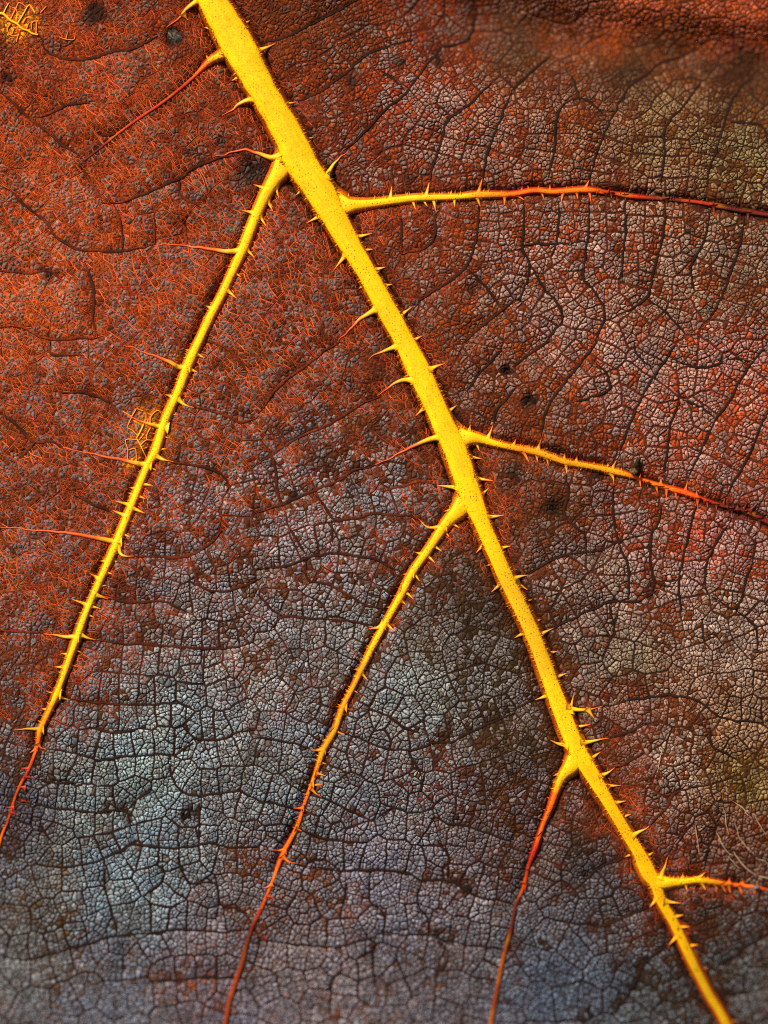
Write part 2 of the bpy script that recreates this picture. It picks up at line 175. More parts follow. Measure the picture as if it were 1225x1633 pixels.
# ---------------------------------------------------------------- rasters of the blade (4 px)
X0, X1, Y0, Y1, ST = -72, 1300, -72, 1708, 4
gx = np.arange(X0, X1 + 1, ST, dtype=float); gy = np.arange(Y0, Y1 + 1, ST, dtype=float)
GX, GY = np.meshgrid(gx, gy)
def sample(F, x, y):
    u = np.clip((np.asarray(x, float) - X0) / ST, 0, len(gx) - 1.001); v = np.clip((np.asarray(y, float) - Y0) / ST, 0, len(gy) - 1.001)
    i = u.astype(int); j = v.astype(int); f = u - i; g = v - j
    if F.ndim == 3: f = f[..., None]; g = g[..., None]
    return (F[j, i] * (1 - f) + F[j, i + 1] * f) * (1 - g) + (F[j + 1, i] * (1 - f) + F[j + 1, i + 1] * f) * g
def dist_field(paths, widths=None):
    D = np.full(GX.shape, 1e9)
    for k, P in enumerate(paths):
        for q in range(len(P) - 1):
            (ax, ay), (bx, by) = P[q][:2], P[q + 1][:2]
            x_lo, x_hi = min(ax, bx) - 110, max(ax, bx) + 110; y_lo, y_hi = min(ay, by) - 110, max(ay, by) + 110
            i0, i1 = np.searchsorted(gx, [x_lo, x_hi]); j0, j1 = np.searchsorted(gy, [y_lo, y_hi])
            if i0 >= i1 or j0 >= j1: continue
            sx, sy = GX[j0:j1, i0:i1], GY[j0:j1, i0:i1]
            L2 = (bx - ax) ** 2 + (by - ay) ** 2 + 1e-9
            t = np.clip(((sx - ax) * (bx - ax) + (sy - ay) * (by - ay)) / L2, 0, 1)
            d = np.hypot(sx - ax - t * (bx - ax), sy - ay - t * (by - ay))
            if widths is not None: d = d - (widths[k][q] * (1 - t) + widths[k][q + 1] * t) / 2
            D[j0:j1, i0:i1] = np.minimum(D[j0:j1, i0:i1], d)
    return np.minimum(D, 110)

mid = []
for y, l, r in MIDRIB_LR: mid.append(((l + r) / 2, y, (r - l)))
mid = np.array(mid)
tang = np.gradient(mid[:, :2], axis=0); tang /= np.linalg.norm(tang, axis=1)[:, None]
mid[:, 2] *= tang[:, 1]
MID = smooth_path(mid, 5)
SV = []
for nm, pts in SIDE_VEINS:
    SV.append(smooth_path([(x, y, w, *lin(COL[c])) for x, y, w, c in pts], 5))
CROSS_S = [smooth_path(p, 6) for p in CROSS]
D_MID = dist_field([MID], [MID[:, 2]])
D_SIDE = dist_field([p for p in SV], [p[:, 2] for p in SV])
D_CROSS = dist_field(CROSS_S)
D_VEIN = np.minimum(D_MID, D_SIDE)
D_BIGSIDE = dist_field([p[(p[:, 2] > 5.5) & (p[:, 1] < 1425)] for p in SV], [p[(p[:, 2] > 5.5) & (p[:, 1] < 1425), 2] for p in SV])
D_SIDE_MAIN = dist_field([p[:20] for p in SV], [p[:20, 2] for p in SV])

# height of the blade, in pixels: quilted between the cross veins, sunk beside the midrib, rolled down at its far ends
def big_shape(x, y):
    z = -120 * sstep(1150, 1760, y) ** 1.2                                  # lower end bends away
    fold = (y - (62 + (x - 560) * 0.125)) * -1                                # beyond the fold, upper right
    z = z - 115 * sstep(-95, 90, fold) * sstep(470, 800, x) + 66 * sstep(15, 120, fold) * sstep(560, 900, x)
    z = z - 36 * sstep(1050, 1300, x) * sstep(900, 1300, y) - 24 * sstep(1080, 1300, x) * sstep(500, 100, y)
    z = z - 26 * sstep(140, -60, x) * sstep(1000, 1300, y)
    return z
HILL = 7.0 * (1 - np.exp(-np.maximum(D_CROSS, 0) / 16)) + 13 * (fbm(GX, GY, 90, 3) - .5) + 20 * (fbm(GX, GY, 240, 4, 2) - .5) + 3.0 * (fbm(GX, GY, 26, 5, 2) - .5)
chan = 0.45 + 0.9 * fbm(GX, GY, 60, 8)
HILL -= 24 * np.exp(-np.maximum(D_MID, 0) / 10.0) * chan + 11 * np.exp(-np.maximum(D_BIGSIDE, 0) / 6.0) * chan
for cx, cy, r, dep in ((278, 60, 11, 16), (400, 270, 16, 9), (757, 460, 14, 7), (885, 722, 8, 12), (960, 758, 9, 10), (845, 640, 11, 12), (808, 592, 7, 9), (590, 440, 13, 8), (885, 815, 14, 6), (565, 785, 12, 6), (62, 572, 13, 5), (300, 1300, 12, 5)):
    HILL -= dep * np.exp(-((GX - cx) ** 2 + (GY - cy) ** 2) / r ** 2)
HILL = np.minimum(HILL, -4 + 24 * sstep(0, 26, np.minimum(D_MID, D_BIGSIDE)))
ZF = HILL + big_shape(GX, GY)
def zs(x, y): return sample(ZF, x, y)
def W(x, y, z):
    """photograph pixel and height in pixels -> metres"""
    x = np.asarray(x, float); y = np.asarray(y, float); z = np.asarray(z, float)
    k = (CAM_H / S - z) / (CAM_H / S)                                         # where that pixel's point stands at its own height
    return np.stack([(x - PW / 2) * k * S, (PH / 2 - y) * k * S, z * S], -1)

# pigment fields
P = np.array([(p[0], p[1]) for p in PIG], float)
vals = np.array([list(lin(p[2])) + [p[3]] + list(lin(p[4])) + [p[5]] for p in PIG])
wx = GX + 70 * (fbm(GX, GY, 110, 21) - .5) + 60 * (fbm(GX, GY, 30, 25) - .5); wy = GY + 70 * (fbm(GX, GY, 110, 23) - .5) + 60 * (fbm(GX, GY, 30, 27) - .5)
FLD = np.zeros(GX.shape + (8,)); WS = np.zeros(GX.shape)
for k in range(len(P)):
    d2 = (wx - P[k, 0]) ** 2 + (wy - P[k, 1]) ** 2
    w = 1.0 / (d2 + 900.0) ** 1.6
    FLD += w[..., None] * vals[k]; WS += w
FLD /= WS[..., None]
rust = (sstep(640, 820, GX) * sstep(1480, 1300, GY))[..., None]
FLD[..., 0:3] *= 1 - rust * np.array([.04, .19, .23]); FLD[..., 3:4] *= 1 - .16 * rust
slate = (sstep(1050, 1300, GY) * (1 - rust[..., 0]))[..., None]
FLD[..., 0:3] *= 1 + slate * np.array([-.06, .02, .07])
FLD[..., 4:7] *= 1 - rust * np.array([.16, .08, .42])
hot = FLD[..., 7:8].copy()
FLD[..., 0:3] *= 1 - hot * np.array([.06, .2, .28]); FLD[..., 3:4] *= 1 - .22 * hot
FLD[..., 3] = np.clip(FLD[..., 3] + .42 * (fbm(GX, GY, 70, 241, 3) - .52), 0, 1)
FLD[..., 4:7] *= 1 + hot * np.array([-.06, .02, -.1])
for cx, cy, rx, ry in ((240, 684, 21, 27), (289, 577, 10, 9), (32, 36, 24, 17), (181, 853, 9, 8), (24, 52, 12, 12), (222, 738, 20, 7)):
    q_ = np.clip(2.4 * np.exp(-(((GX - cx) / rx) ** 2 + ((GY - cy) / ry) ** 2)) * (.3 + 1.2 * fbm(GX, GY, 12, 201, 2)), 0, 1)[..., None]
    FLD[..., 4:7] = FLD[..., 4:7] * (1 - q_) + lin((232, 148, 14)) * q_; FLD[..., 3:4] *= 1 - q_
DARK_SPOTS = [(278, 60, 15), (405, 272, 26), (757, 458, 12), (885, 721, 11), (955, 757, 12), (845, 641, 13), (808, 592, 9), (592, 445, 20), (885, 812, 16), (565, 785, 16), (300, 1300, 14), (155, 20, 18), (75, 435, 12), (725, 660, 9), (352, 228, 8),
          (700, 95, 10), (1040, 935, 10), (640, 100, 9), (505, 330, 16), (655, 285, 9), (820, 752, 14), (560, 130, 9), (120, 1180, 10), (690, 1490, 9), (745, 1420, 9), (1100, 370, 8), (380, 395, 9), (12, 125, 10), (300, 240, 7), (965, 1160, 9), (470, 1040, 9)]
spot_f = np.zeros(GX.shape)  # round spots where bare and crust colours are darkened
for cx, cy, rr in DARK_SPOTS:
    spot_f = np.maximum(spot_f, np.exp(-((GX - cx) ** 2 + (GY - cy) ** 2) / rr ** 2) * (.35 + 1.35 * fbm(GX + cx, GY, 14, 203, 2)))
spot_f = np.clip(spot_f * 1.15, 0, .93)[..., None]
FLD[..., 4:7] = FLD[..., 4:7] * (1 - spot_f) + lin((24, 17, 11)) * spot_f; FLD[..., 0:3] *= 1 - .45 * spot_f; FLD[..., 3:4] *= 1 - .6 * spot_f; FLD[..., 7:8] *= 1 - spot_f
FLD[..., 3] *= 1 - .25 * sstep(5, 1, D_CROSS)
near = np.maximum(sstep(34, 2, D_MID), sstep(20, 1, D_SIDE) * sstep(1420, 1200, GY) * .9)
FLD[..., 3] *= 1 - .8 * near
FLD[..., 4:7] = FLD[..., 4:7] * (1 - .55 * near[..., None]) + lin((92, 38, 12)) * .55 * near[..., None]
FLD[..., 7] = FLD[..., 7] * (1 - .3 * near)
vein_shade = np.clip(np.maximum(sstep(15, 1, D_MID), sstep(8, 0, D_SIDE)) * (.4 + 1.3 * fbm(GX, GY, 45, 161, 2)), 0, .95)[..., None]
FLD[..., 4:7] = FLD[..., 4:7] * (1 - vein_shade) + lin((34, 16, 7)) * vein_shade  # shade hugging the veins, put into the bare colour

# ---------------------------------------------------------------- materials
def nodes(name):
    m = bpy.data.materials.new(name); m.use_nodes = True
    nt = m.node_tree; b = nt.nodes['Principled BSDF']
    return m, nt, b
def add(nt, kind, **kw):
    n = nt.nodes.new(kind)
    for k, v in kw.items(): setattr(n, k, v)
    return n
def noise(nt, pos, px, detail=2.0, rough=.5):
    n = add(nt, 'ShaderNodeTexNoise'); n.inputs['Scale'].default_value = 1 / (px * S); n.inputs['Detail'].default_value = detail; n.inputs['Roughness'].default_value = rough
    nt.links.new(pos, n.inputs['Vector']); return n.outputs['Fac']
def ramp(nt, src, a, b, lo=0.0, hi=1.0):
    r = add(nt, 'ShaderNodeMapRange'); r.clamp = True
    r.inputs['From Min'].default_value = a; r.inputs['From Max'].default_value = b; r.inputs['To Min'].default_value = lo; r.inputs['To Max'].default_value = hi
    nt.links.new(src, r.inputs['Value']); return r.outputs['Result']
def mix(nt, fac, a, b, blend='MIX'):
    m = add(nt, 'ShaderNodeMix', data_type='RGBA', blend_type=blend)
    for sock, v in ((m.inputs['Factor'], fac), (m.inputs['A'], a), (m.inputs['B'], b)):
        if hasattr(v, 'links'): nt.links.new(v, sock)
        elif isinstance(v, (int, float)): sock.default_value = v
        else: sock.default_value = (*v, 1.0)
    return m.outputs['Result']
def bump(nt, b, height, strength, dist):
    n = add(nt, 'ShaderNodeBump'); n.inputs['Strength'].default_value = strength; n.inputs['Distance'].default_value = dist * S
    nt.links.new(height, n.inputs['Height']); nt.links.new(n.outputs['Normal'], b.inputs['Normal'])

def tissue_material(name, rough, speck, bump_px, spots=False, spec=.25, bright=1.0):
    m, nt, b = nodes(name)
    pos = add(nt, 'ShaderNodeNewGeometry').outputs['Position']
    col = add(nt, 'ShaderNodeVertexColor', layer_name='pigment').outputs['Color']
    fine = noise(nt, pos, 3.2, 3.0, .65)
    col = mix(nt, 1.0, col, ramp(nt, fine, .32, .68, 1 - speck, 1 + speck), 'MULTIPLY')
    if speck > .3:
        wide = noise(nt, pos, 9, 2.0)
        col = mix(nt, 1.0, col, ramp(nt, wide, .3, .7, .78, 1.2), 'MULTIPLY')
        col = mix(nt, ramp(nt, noise(nt, pos, 2.2, 1.0), .58, .68, 0, .6), col, lin((52, 26, 14)), 'MIX')
        v = add(nt, 'ShaderNodeTexVoronoi', voronoi_dimensions='2D'); v.inputs['Scale'].default_value = 1 / (4.6 * S); nt.links.new(pos, v.inputs['Vector'])
        col = mix(nt, ramp(nt, v.outputs['Distance'], .16, .30, .8, 0), col, lin((40, 20, 12)))
    if spots:
        v = add(nt, 'ShaderNodeTexVoronoi', voronoi_dimensions='2D'); v.inputs['Scale'].default_value = 1 / (4.6 * S); nt.links.new(pos, v.inputs['Vector'])
        vc = [x_ for x_ in nt.nodes if x_.bl_idname == 'ShaderNodeVertexColor'][0]
        cmb = add(nt, 'ShaderNodeCombineXYZ'); sp = add(nt, 'ShaderNodeSeparateXYZ'); nt.links.new(pos, sp.inputs[0])
        nt.links.new(vc.outputs['Alpha'], cmb.inputs[0])
        ml = add(nt, 'ShaderNodeMath', operation='MULTIPLY'); ml.inputs[1].default_value = 1 / (700 * S); nt.links.new(sp.outputs[1], ml.inputs[0]); nt.links.new(ml.outputs[0], cmb.inputs[1])
        st = add(nt, 'ShaderNodeTexNoise'); st.inputs['Scale'].default_value = 22; st.inputs['Detail'].default_value = 3; nt.links.new(cmb.outputs[0], st.inputs['Vector'])
        col = mix(nt, 1.0, col, ramp(nt, st.outputs['Fac'], .3, .7, .84, 1.1), 'MULTIPLY')
        near_ = ramp(nt, v.outputs['Distance'], .12, .24, 1, 0)
        sep = add(nt, 'ShaderNodeSeparateColor'); nt.links.new(v.outputs['Color'], sep.inputs[0])
        some = ramp(nt, sep.outputs[0], .56, .74)
        patch = ramp(nt, noise(nt, pos, 40, 3), .34, .56, .3, 1.0)
        mu = add(nt, 'ShaderNodeMath', operation='MULTIPLY'); nt.links.new(near_, mu.inputs[0]); nt.links.new(some, mu.inputs[1])
        mv = add(nt, 'ShaderNodeMath', operation='MULTIPLY'); nt.links.new(mu.outputs[0], mv.inputs[0]); nt.links.new(patch, mv.inputs[1])
        col = mix(nt, mv.outputs[0], col, lin((70, 38, 6)))
        col = mix(nt, ramp(nt, noise(nt, pos, 26, 4), .5, .72, 0, .34), col, lin((206, 132, 4)))
    nt.links.new(col, b.inputs['Base Color'])
    b.inputs['Roughness'].default_value = rough; b.inputs['Specular IOR Level'].default_value = spec
    bump(nt, b, fine, .6, bump_px)
    return m
M_BLADE = tissue_material('blade_tissue', .85, .40, 1.2, spec=.1)
M_CRUST = tissue_material('blade_cells', .9, .38, 1.6, spec=.1)
M_VEIN = tissue_material('vein_tissue', .62, .12, 1.6, spots=True, spec=.15)
M_STUB = tissue_material('veinlet_tissue', .5, .14, .6, spec=.3)
M_HAIR = tissue_material('loose_fibre', .6, .15, .4, spec=.2)
M_DIRT = tissue_material('dirt', .95, .5, 1.5, spec=.1)

# ---------------------------------------------------------------- mesh builders
def link(name, verts, loops, sizes, cols, mat, parent=None, smooth=True, alpha=None):
    me = bpy.data.meshes.new(name)
    verts = np.asarray(verts, np.float32); loops = np.asarray(loops, np.int32); sizes = np.asarray(sizes, np.int32)
    me.vertices.add(len(verts)); me.vertices.foreach_set('co', verts.ravel())
    me.loops.add(len(loops)); me.loops.foreach_set('vertex_index', loops)
    me.polygons.add(len(sizes))
    starts = np.zeros(len(sizes), np.int32); starts[1:] = np.cumsum(sizes)[:-1]
    me.polygons.foreach_set('loop_start', starts); me.polygons.foreach_set('loop_total', sizes)
    if smooth: me.polygons.foreach_set('use_smooth', np.ones(len(sizes), bool))
    at = me.color_attributes.new('pigment', 'FLOAT_COLOR', 'POINT')
    c4 = np.ones((len(verts), 4), np.float32); c4[:, :3] = cols
    if alpha is not None: c4[:, 3] = alpha
    at.data.foreach_set('color', c4.ravel())
    me.materials.append(mat); me.update(calc_edges=True)
    o = bpy.data.objects.new(name, me); scene.collection.objects.link(o)
    if parent: o.parent = parent
    return o
def empty(name, loc=(0, 0, 0)):
    o = bpy.data.objects.new(name, None); o.empty_display_size = .01; scene.collection.objects.link(o); o.location = loc; return o

def sweep(path, width, height, base, col_in, col_edge, sides=9, skirt=True, rim=0.0, free=None):
    """a rounded ridge along path (px); returns verts, loops, sizes, cols in px space mapped to metres"""
    P = np.asarray(path)[:, :2]; n = len(P)
    T = np.gradient(P, axis=0); T /= np.linalg.norm(T, axis=1)[:, None] + 1e-9
    N = np.stack([-T[:, 1], T[:, 0]], 1)
    ang = np.linspace(-math.pi / 2, math.pi / 2, sides)
    u = np.sin(ang); h = np.cos(ang) ** .8
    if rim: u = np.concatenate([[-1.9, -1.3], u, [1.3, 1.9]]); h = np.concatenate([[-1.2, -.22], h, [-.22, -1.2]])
    elif skirt: u = np.concatenate([[-1.16], u, [1.16]]); h = np.concatenate([[-.75], h * 1.0, [-.75]])
    m = len(u)
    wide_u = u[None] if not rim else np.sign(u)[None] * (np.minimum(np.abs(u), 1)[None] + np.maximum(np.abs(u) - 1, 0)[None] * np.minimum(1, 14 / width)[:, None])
    X = P[:, None, 0] + N[:, None, 0] * wide_u * width[:, None] / 2
    Y = P[:, None, 1] + N[:, None, 1] * wide_u * width[:, None] / 2
    Z = base[:, None] + h[None] * height[:, None]
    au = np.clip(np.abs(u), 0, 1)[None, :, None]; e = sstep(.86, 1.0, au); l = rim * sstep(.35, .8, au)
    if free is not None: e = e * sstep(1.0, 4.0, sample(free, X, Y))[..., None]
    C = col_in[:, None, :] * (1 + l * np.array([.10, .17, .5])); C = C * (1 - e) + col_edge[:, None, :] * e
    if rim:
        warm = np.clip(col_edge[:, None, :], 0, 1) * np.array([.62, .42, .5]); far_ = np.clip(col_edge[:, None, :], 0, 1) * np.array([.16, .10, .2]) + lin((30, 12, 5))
        a_ = np.abs(u)[None, :, None]; C = np.where(a_ > 1.6, far_, np.where(a_ > 1.1, warm, C))  # flank colours imitate orange glow bleeding from the vein into the blade
    V = W(X, Y, Z).reshape(-1, 3); C = C.reshape(-1, 3)
    loops = []; sizes = []
    for i in range(n - 1):
        for j in range(m - 1):
            a = i * m + j; loops += [a, a + 1, a + m + 1, a + m]; sizes.append(4)
    loops += list(range(m)); sizes.append(m)
    loops += list(range((n - 1) * m, n * m))[::-1]; sizes.append(m)
    return V, loops, sizes, C

# ================================================================ THE LEAF
leaf = empty('leaf')
leaf['label'] = 'dry red and grey leaf with spiny yellow veins filling the whole picture'
leaf['category'] = 'leaf'

# ---- blade sheet
D_EDGE = np.minimum(np.minimum(D_MID, D_SIDE), 60)
def groove_colour(x, y):
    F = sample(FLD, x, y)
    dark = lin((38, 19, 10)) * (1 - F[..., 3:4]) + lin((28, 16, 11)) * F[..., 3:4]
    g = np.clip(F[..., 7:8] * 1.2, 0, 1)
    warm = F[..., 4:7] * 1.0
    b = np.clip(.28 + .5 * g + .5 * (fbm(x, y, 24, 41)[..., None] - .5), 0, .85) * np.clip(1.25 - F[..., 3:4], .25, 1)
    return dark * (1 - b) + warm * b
ny, nx = GX.shape
idx = np.arange(ny * nx).reshape(ny, nx)
quads = np.stack([idx[:-1, :-1], idx[1:, :-1], idx[1:, 1:], idx[:-1, 1:]], -1).reshape(-1)
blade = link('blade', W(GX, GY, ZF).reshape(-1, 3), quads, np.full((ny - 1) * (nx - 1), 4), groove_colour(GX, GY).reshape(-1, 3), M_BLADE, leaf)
blade['label'] = 'red and grey leaf blade cracked into small cells'

# ---- the cells of the blade: regions between cross veins > areoles > granules
def clip(poly, a, b, c):
    out = []; n = len(poly)
    px, py = poly[-1]; dp = a * px + b * py - c
    for qx, qy in poly:
        dq = a * qx + b * qy - c
        if (dp <= 0) != (dq <= 0):
            t = dp / (dp - dq); out.append((px + (qx - px) * t, py + (qy - py) * t))
        if dq <= 0: out.append((qx, qy))
        px, py, dp = qx, qy, dq
    return out
def area_c(poly):
    A = cx = cy = 0.0; px, py = poly[-1]
    for qx, qy in poly:
        w = px * qy - qx * py; A += w; cx += (px + qx) * w; cy += (py + qy) * w; px, py = qx, qy
    if abs(A) < 1e-9: return 0.0, px, py
    return abs(A) / 2, cx / (3 * A), cy / (3 * A)
def inset(poly, g):
    A, cx, cy = area_c(poly); out = poly; n = len(poly)
    for k in range(n):
        x0, y0 = poly[k - 1]; x1, y1 = poly[k]
        a, b = y1 - y0, x0 - x1; L = math.hypot(a, b)
        if L < 1e-6: continue
        a /= L; b /= L; c = a * x0 + b * y0
        if a * cx + b * cy > c: a, b, c = -a, -b, -c
        out = clip(out, a, b, c - g)
        if len(out) < 3: return []
    return out
def cells(poly, seeds):
    res = []
    for i, (sx, sy) in enumerate(seeds):
        q = poly
        for j, (tx, ty) in enumerate(seeds):
            if i == j: continue
            a, b = tx - sx, ty - sy
            q = clip(q, a, b, (tx * tx + ty * ty - sx * sx - sy * sy) / 2)
            if len(q) < 3: break
        res.append(q if len(q) >= 3 else None)
    return res
def inside(poly, x, y):
    c = False; px, py = poly[-1]
    for qx, qy in poly:
        if (qy > y) != (py > y) and x < (px - qx) * (y - qy) / (py - qy) + qx: c = not c
        px, py = qx, qy
    return c
def scatter(poly, n, tries=7):
    xs = [p[0] for p in poly]; ys = [p[1] for p in poly]
    x0, x1, y0, y1 = min(xs), max(xs), min(ys), max(ys); out = []
    for k in range(n):
        best = None; bd = -1
        for t in range(tries):
            for g in range(8):
                x = random.uniform(x0, x1); y = random.uniform(y0, y1)
                if inside(poly, x, y): break
            d = min(((x - a) ** 2 + (y - b) ** 2 for a, b in out), default=1e9)
            if d > bd: bd = d; best = (x, y)
        out.append(best)
    return out
def relax(poly, n):
    s = scatter(poly, n)
    for q in range(2):
        cs = cells(poly, s)
        s = [(lambda r: (r[1], r[2]))(area_c(c)) if c else p for c, p in zip(cs, s)]
    return [c for c in cells(poly, s) if c]

def relax1(poly, n):
    s = scatter(poly, n, 4)
    if n == 1: return [poly]
    s = [(lambda r: ((r[1] + p[0]) / 2, (r[2] + p[1]) / 2))(area_c(c)) if c else p for c, p in zip(cells(poly, s), s)]
    return cells(poly, s)
def rounded(q):
    out = []; n = len(q)
    for k in range(n):
        (ax, ay), (bx, by) = q[k - 1], q[k]
        if (ax - bx) ** 2 + (ay - by) ** 2 < .5: out.append(((ax + bx) / 2, (ay + by) / 2)); continue
        out.append((ax * .84 + bx * .16, ay * .84 + by * .16)); out.append((ax * .16 + bx * .84, ay * .16 + by * .84))
    return out if len(out) > 2 else q
seeds = []; grid = {}
def far_enough(x, y, r):
    gi, gj = int(x // 40), int(y // 40)
    for i in range(gi - 1, gi + 2):
        for j in range(gj - 1, gj + 2):
            for k in grid.get((i, j), ()):
                if (seeds[k][0] - x) ** 2 + (seeds[k][1] - y) ** 2 < r * r: return False
    return True
def put(x, y):
    grid.setdefault((int(x // 40), int(y // 40)), []).append(len(seeds)); seeds.append((x, y))
for path in CROSS_S + [p[:, :2] for p in SV]:                     # pairs of seeds keep the cell borders on the veins
    acc = 0.0
    for k in range(1, len(path) - 1):
        acc += math.hypot(*(path[k, :2] - path[k - 1, :2]))
        if acc > 27:
            acc = 0.0
            tx, ty = path[k + 1, :2] - path[k - 1, :2]; L = math.hypot(tx, ty) + 1e-9; tx /= L; ty /= L
            o = random.uniform(14, 19)
            a = (path[k, 0] - ty * o, path[k, 1] + tx * o); b = (path[k, 0] + ty * o, path[k, 1] - tx * o)
            if far_enough(*a, 17) and far_enough(*b, 17): put(*a); put(*b)
for k in range(9000):
    x = random.uniform(-66, 1292); y = random.uniform(-66, 1700)
    if far_enough(x, y, 36): put(x, y)
granules = []; areole_of = []; areole_area = []; raw_cells = []
n_areole = 0
for i, (sx, sy) in enumerate(seeds):
    if not (-62 < sx < 1287 and -62 < sy < 1695): continue
    poly = [(sx - 60, sy - 60), (sx + 60, sy - 60), (sx + 60, sy + 60), (sx - 60, sy + 60)]
    gi, gj = int(sx // 40), int(sy // 40)
    for a_ in range(gi - 3, gi + 4):
        for b_ in range(gj - 3, gj + 4):
            for j in grid.get((a_, b_), ()):
                if j == i: continue
                tx, ty = seeds[j]
                poly = clip(poly, tx - sx, ty - sy, (tx * tx + ty * ty - sx * sx - sy * sy) / 2)
                if len(poly) < 3: break
            if len(poly) < 3: break
        if len(poly) < 3: break
    if len(poly) < 3: continue
    gap_k = .55 + .95 * float(vnoise(sx, sy, 45, 151))
    poly = inset(poly, random.uniform(.4, .8) * gap_k)
    if len(poly) < 3: continue
    A = area_c(poly)[0]
    size = 235 * random.uniform(.65, 1.45)
    for ar in relax(poly, max(1, int(round(A / size)))):
        ar2 = inset(ar, random.uniform(.22, .55) * gap_k)
        if len(ar2) < 3: continue
        A2, cx, cy = area_c(ar2)
        if A2 < 20: continue
        d = float(sample(D_VEIN, np.array([cx]), np.array([cy]))[0])
        if d < -4: continue
        gsz = 40 * random.choice((.7, .85, 1.0, 1.2, 1.6))
        for c in relax1(ar2, max(1, int(round(A2 / gsz)))):
            if c is None or len(c) < 3: continue
            raw_cells.append(c)
            q = inset(c, random.uniform(.10, .38))
            if len(q) < 3 or area_c(q)[0] < 4: continue
            q = rounded(q)
            granules.append(q); areole_of.append(n_areole)
        areole_area.append(A2); n_areole += 1
areole_of = np.array(areole_of)
def warp(x, y):
    x = np.asarray(x, float); y = np.asarray(y, float)
    return (x + 3.6 * (vnoise(x, y, 26, 61) - .5) + 3.0 * (vnoise(x, y, 8, 63) - .5), y + 3.6 * (vnoise(x, y, 26, 67) - .5) + 3.0 * (vnoise(x, y, 8, 69) - .5))

cen = np.array([area_c(g)[1:] for g in granules]); NG = len(granules)
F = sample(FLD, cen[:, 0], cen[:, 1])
cnt = np.bincount(areole_of, minlength=n_areole) + 1e-9
acx = np.bincount(areole_of, cen[:, 0], n_areole) / cnt; acy = np.bincount(areole_of, cen[:, 1], n_areole) / cnt
FA = sample(FLD, acx, acy)[areole_of]
F[:, :3] = .25 * F[:, :3] + .75 * FA[:, :3]; F[:, 3] = .7 * F[:, 3] + .3 * FA[:, 3]
rnd_a = rng.random(n_areole)[areole_of]; rnd_g = rng.random(NG)
score = .46 * fbm(cen[:, 0], cen[:, 1], 30, 71, 3) + .17 * rnd_a + .40 * rnd_g
sr = np.empty(NG); sr[np.argsort(score)] = np.arange(NG) / NG; score = sr
crust = score < F[:, 3]
mixw = np.clip((F[:, 3] - score) * 2.4 + .5, 0, 1)                   # how thick the pale crust lies on a granule
tone = 1 + .5 * (rnd_a - .5) + .5 * (rnd_g - .5) + .5 * (fbm(cen[:, 0], cen[:, 1], 30, 77) - .5)
c_crust = F[:, 0:3] * 1.2 * tone[:, None] * np.array([1.06, .99, .9])
hue = (fbm(cen[:, 0], cen[:, 1], 55, 79) - .5)[:, None] + .35 * (rng.random(NG) - .5)[:, None]
c_crust = c_crust * (1 + hue * np.array([.22, .02, -.25]))
btone = (1 + .7 * (rng.random(NG) - .5) + 1.1 * (fbm(cen[:, 0], cen[:, 1], 34, 81) - .5))[:, None]
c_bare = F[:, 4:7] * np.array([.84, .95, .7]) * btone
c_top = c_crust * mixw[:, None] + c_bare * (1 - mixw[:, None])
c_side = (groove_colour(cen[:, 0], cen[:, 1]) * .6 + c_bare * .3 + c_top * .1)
pit = (rng.random(NG) < .4)
c_mid = np.where(pit[:, None], c_top * .45 + c_bare * .3, c_top)
hgt = .35 + .75 * mixw + .45 * rng.random(NG)
hgt *= np.where(sample(D_VEIN, cen[:, 0], cen[:, 1]) < 6, .6, 1)

order = np.argsort(areole_of, kind='stable')
bounds = np.searchsorted(areole_of[order], np.arange(n_areole + 1))
acen = np.array([cen[order[bounds[k]:bounds[k + 1]]].mean(0) if bounds[k + 1] > bounds[k] else (-999, -999) for k in range(n_areole)])
in_view = (acen[:, 0] > 8) & (acen[:, 0] < 1217) & (acen[:, 1] > 8) & (acen[:, 1] < 1625) & (sample(D_VEIN, acen[:, 0], acen[:, 1]) > 9)
rank = np.argsort(-np.where(in_view, np.array(areole_area), 0))[:300]
picked = set(rank.tolist())
def build_granules(name, ids):
    xs = []; ys = []; gi = []; role = []; loops = []; sizes = []; n = 0
    for g in ids:
        q = granules[g]; k = len(q); cx, cy = cen[g]
        for x, y in q: xs.append(x); ys.append(y)
        for x, y in q: xs.append(cx + (x - cx) * .88); ys.append(cy + (y - cy) * .88)
        xs.append(cx); ys.append(cy)
        gi += [g] * (2 * k + 1); role += [0] * k + [1] * k + [2]
        for a in range(k):
            b = (a + 1) % k
            loops += [n + a, n + b, n + k + b, n + k + a, n + k + a, n + k + b, n + 2 * k]; sizes += [4, 3]
        n += 2 * k + 1
    xs, ys = warp(xs, ys); gi = np.array(gi); role = np.array(role)
    z = zs(xs, ys) + np.choose(role, [np.full(len(gi), -.9), hgt[gi] * .95, hgt[gi] * np.where(pit[gi], .35, 1.05)])
    col = np.where((role == 0)[:, None], c_side[gi], np.where((role == 1)[:, None], c_top[gi], c_mid[gi]))
    V = W(xs, ys, z)
    # y points down in the photograph, so turn faces to look up
    L = np.array(loops); P0 = 0
    return link(name, V, L, sizes, col, M_CRUST, blade, smooth=False)
rest = []
for k in range(n_areole):
    ids = order[bounds[k]:bounds[k + 1]]
    if k in picked: build_granules('areole', ids)
    else: rest.append(ids)
field = build_granules('areole_field', np.concatenate(rest)); field['kind'] = 'stuff'

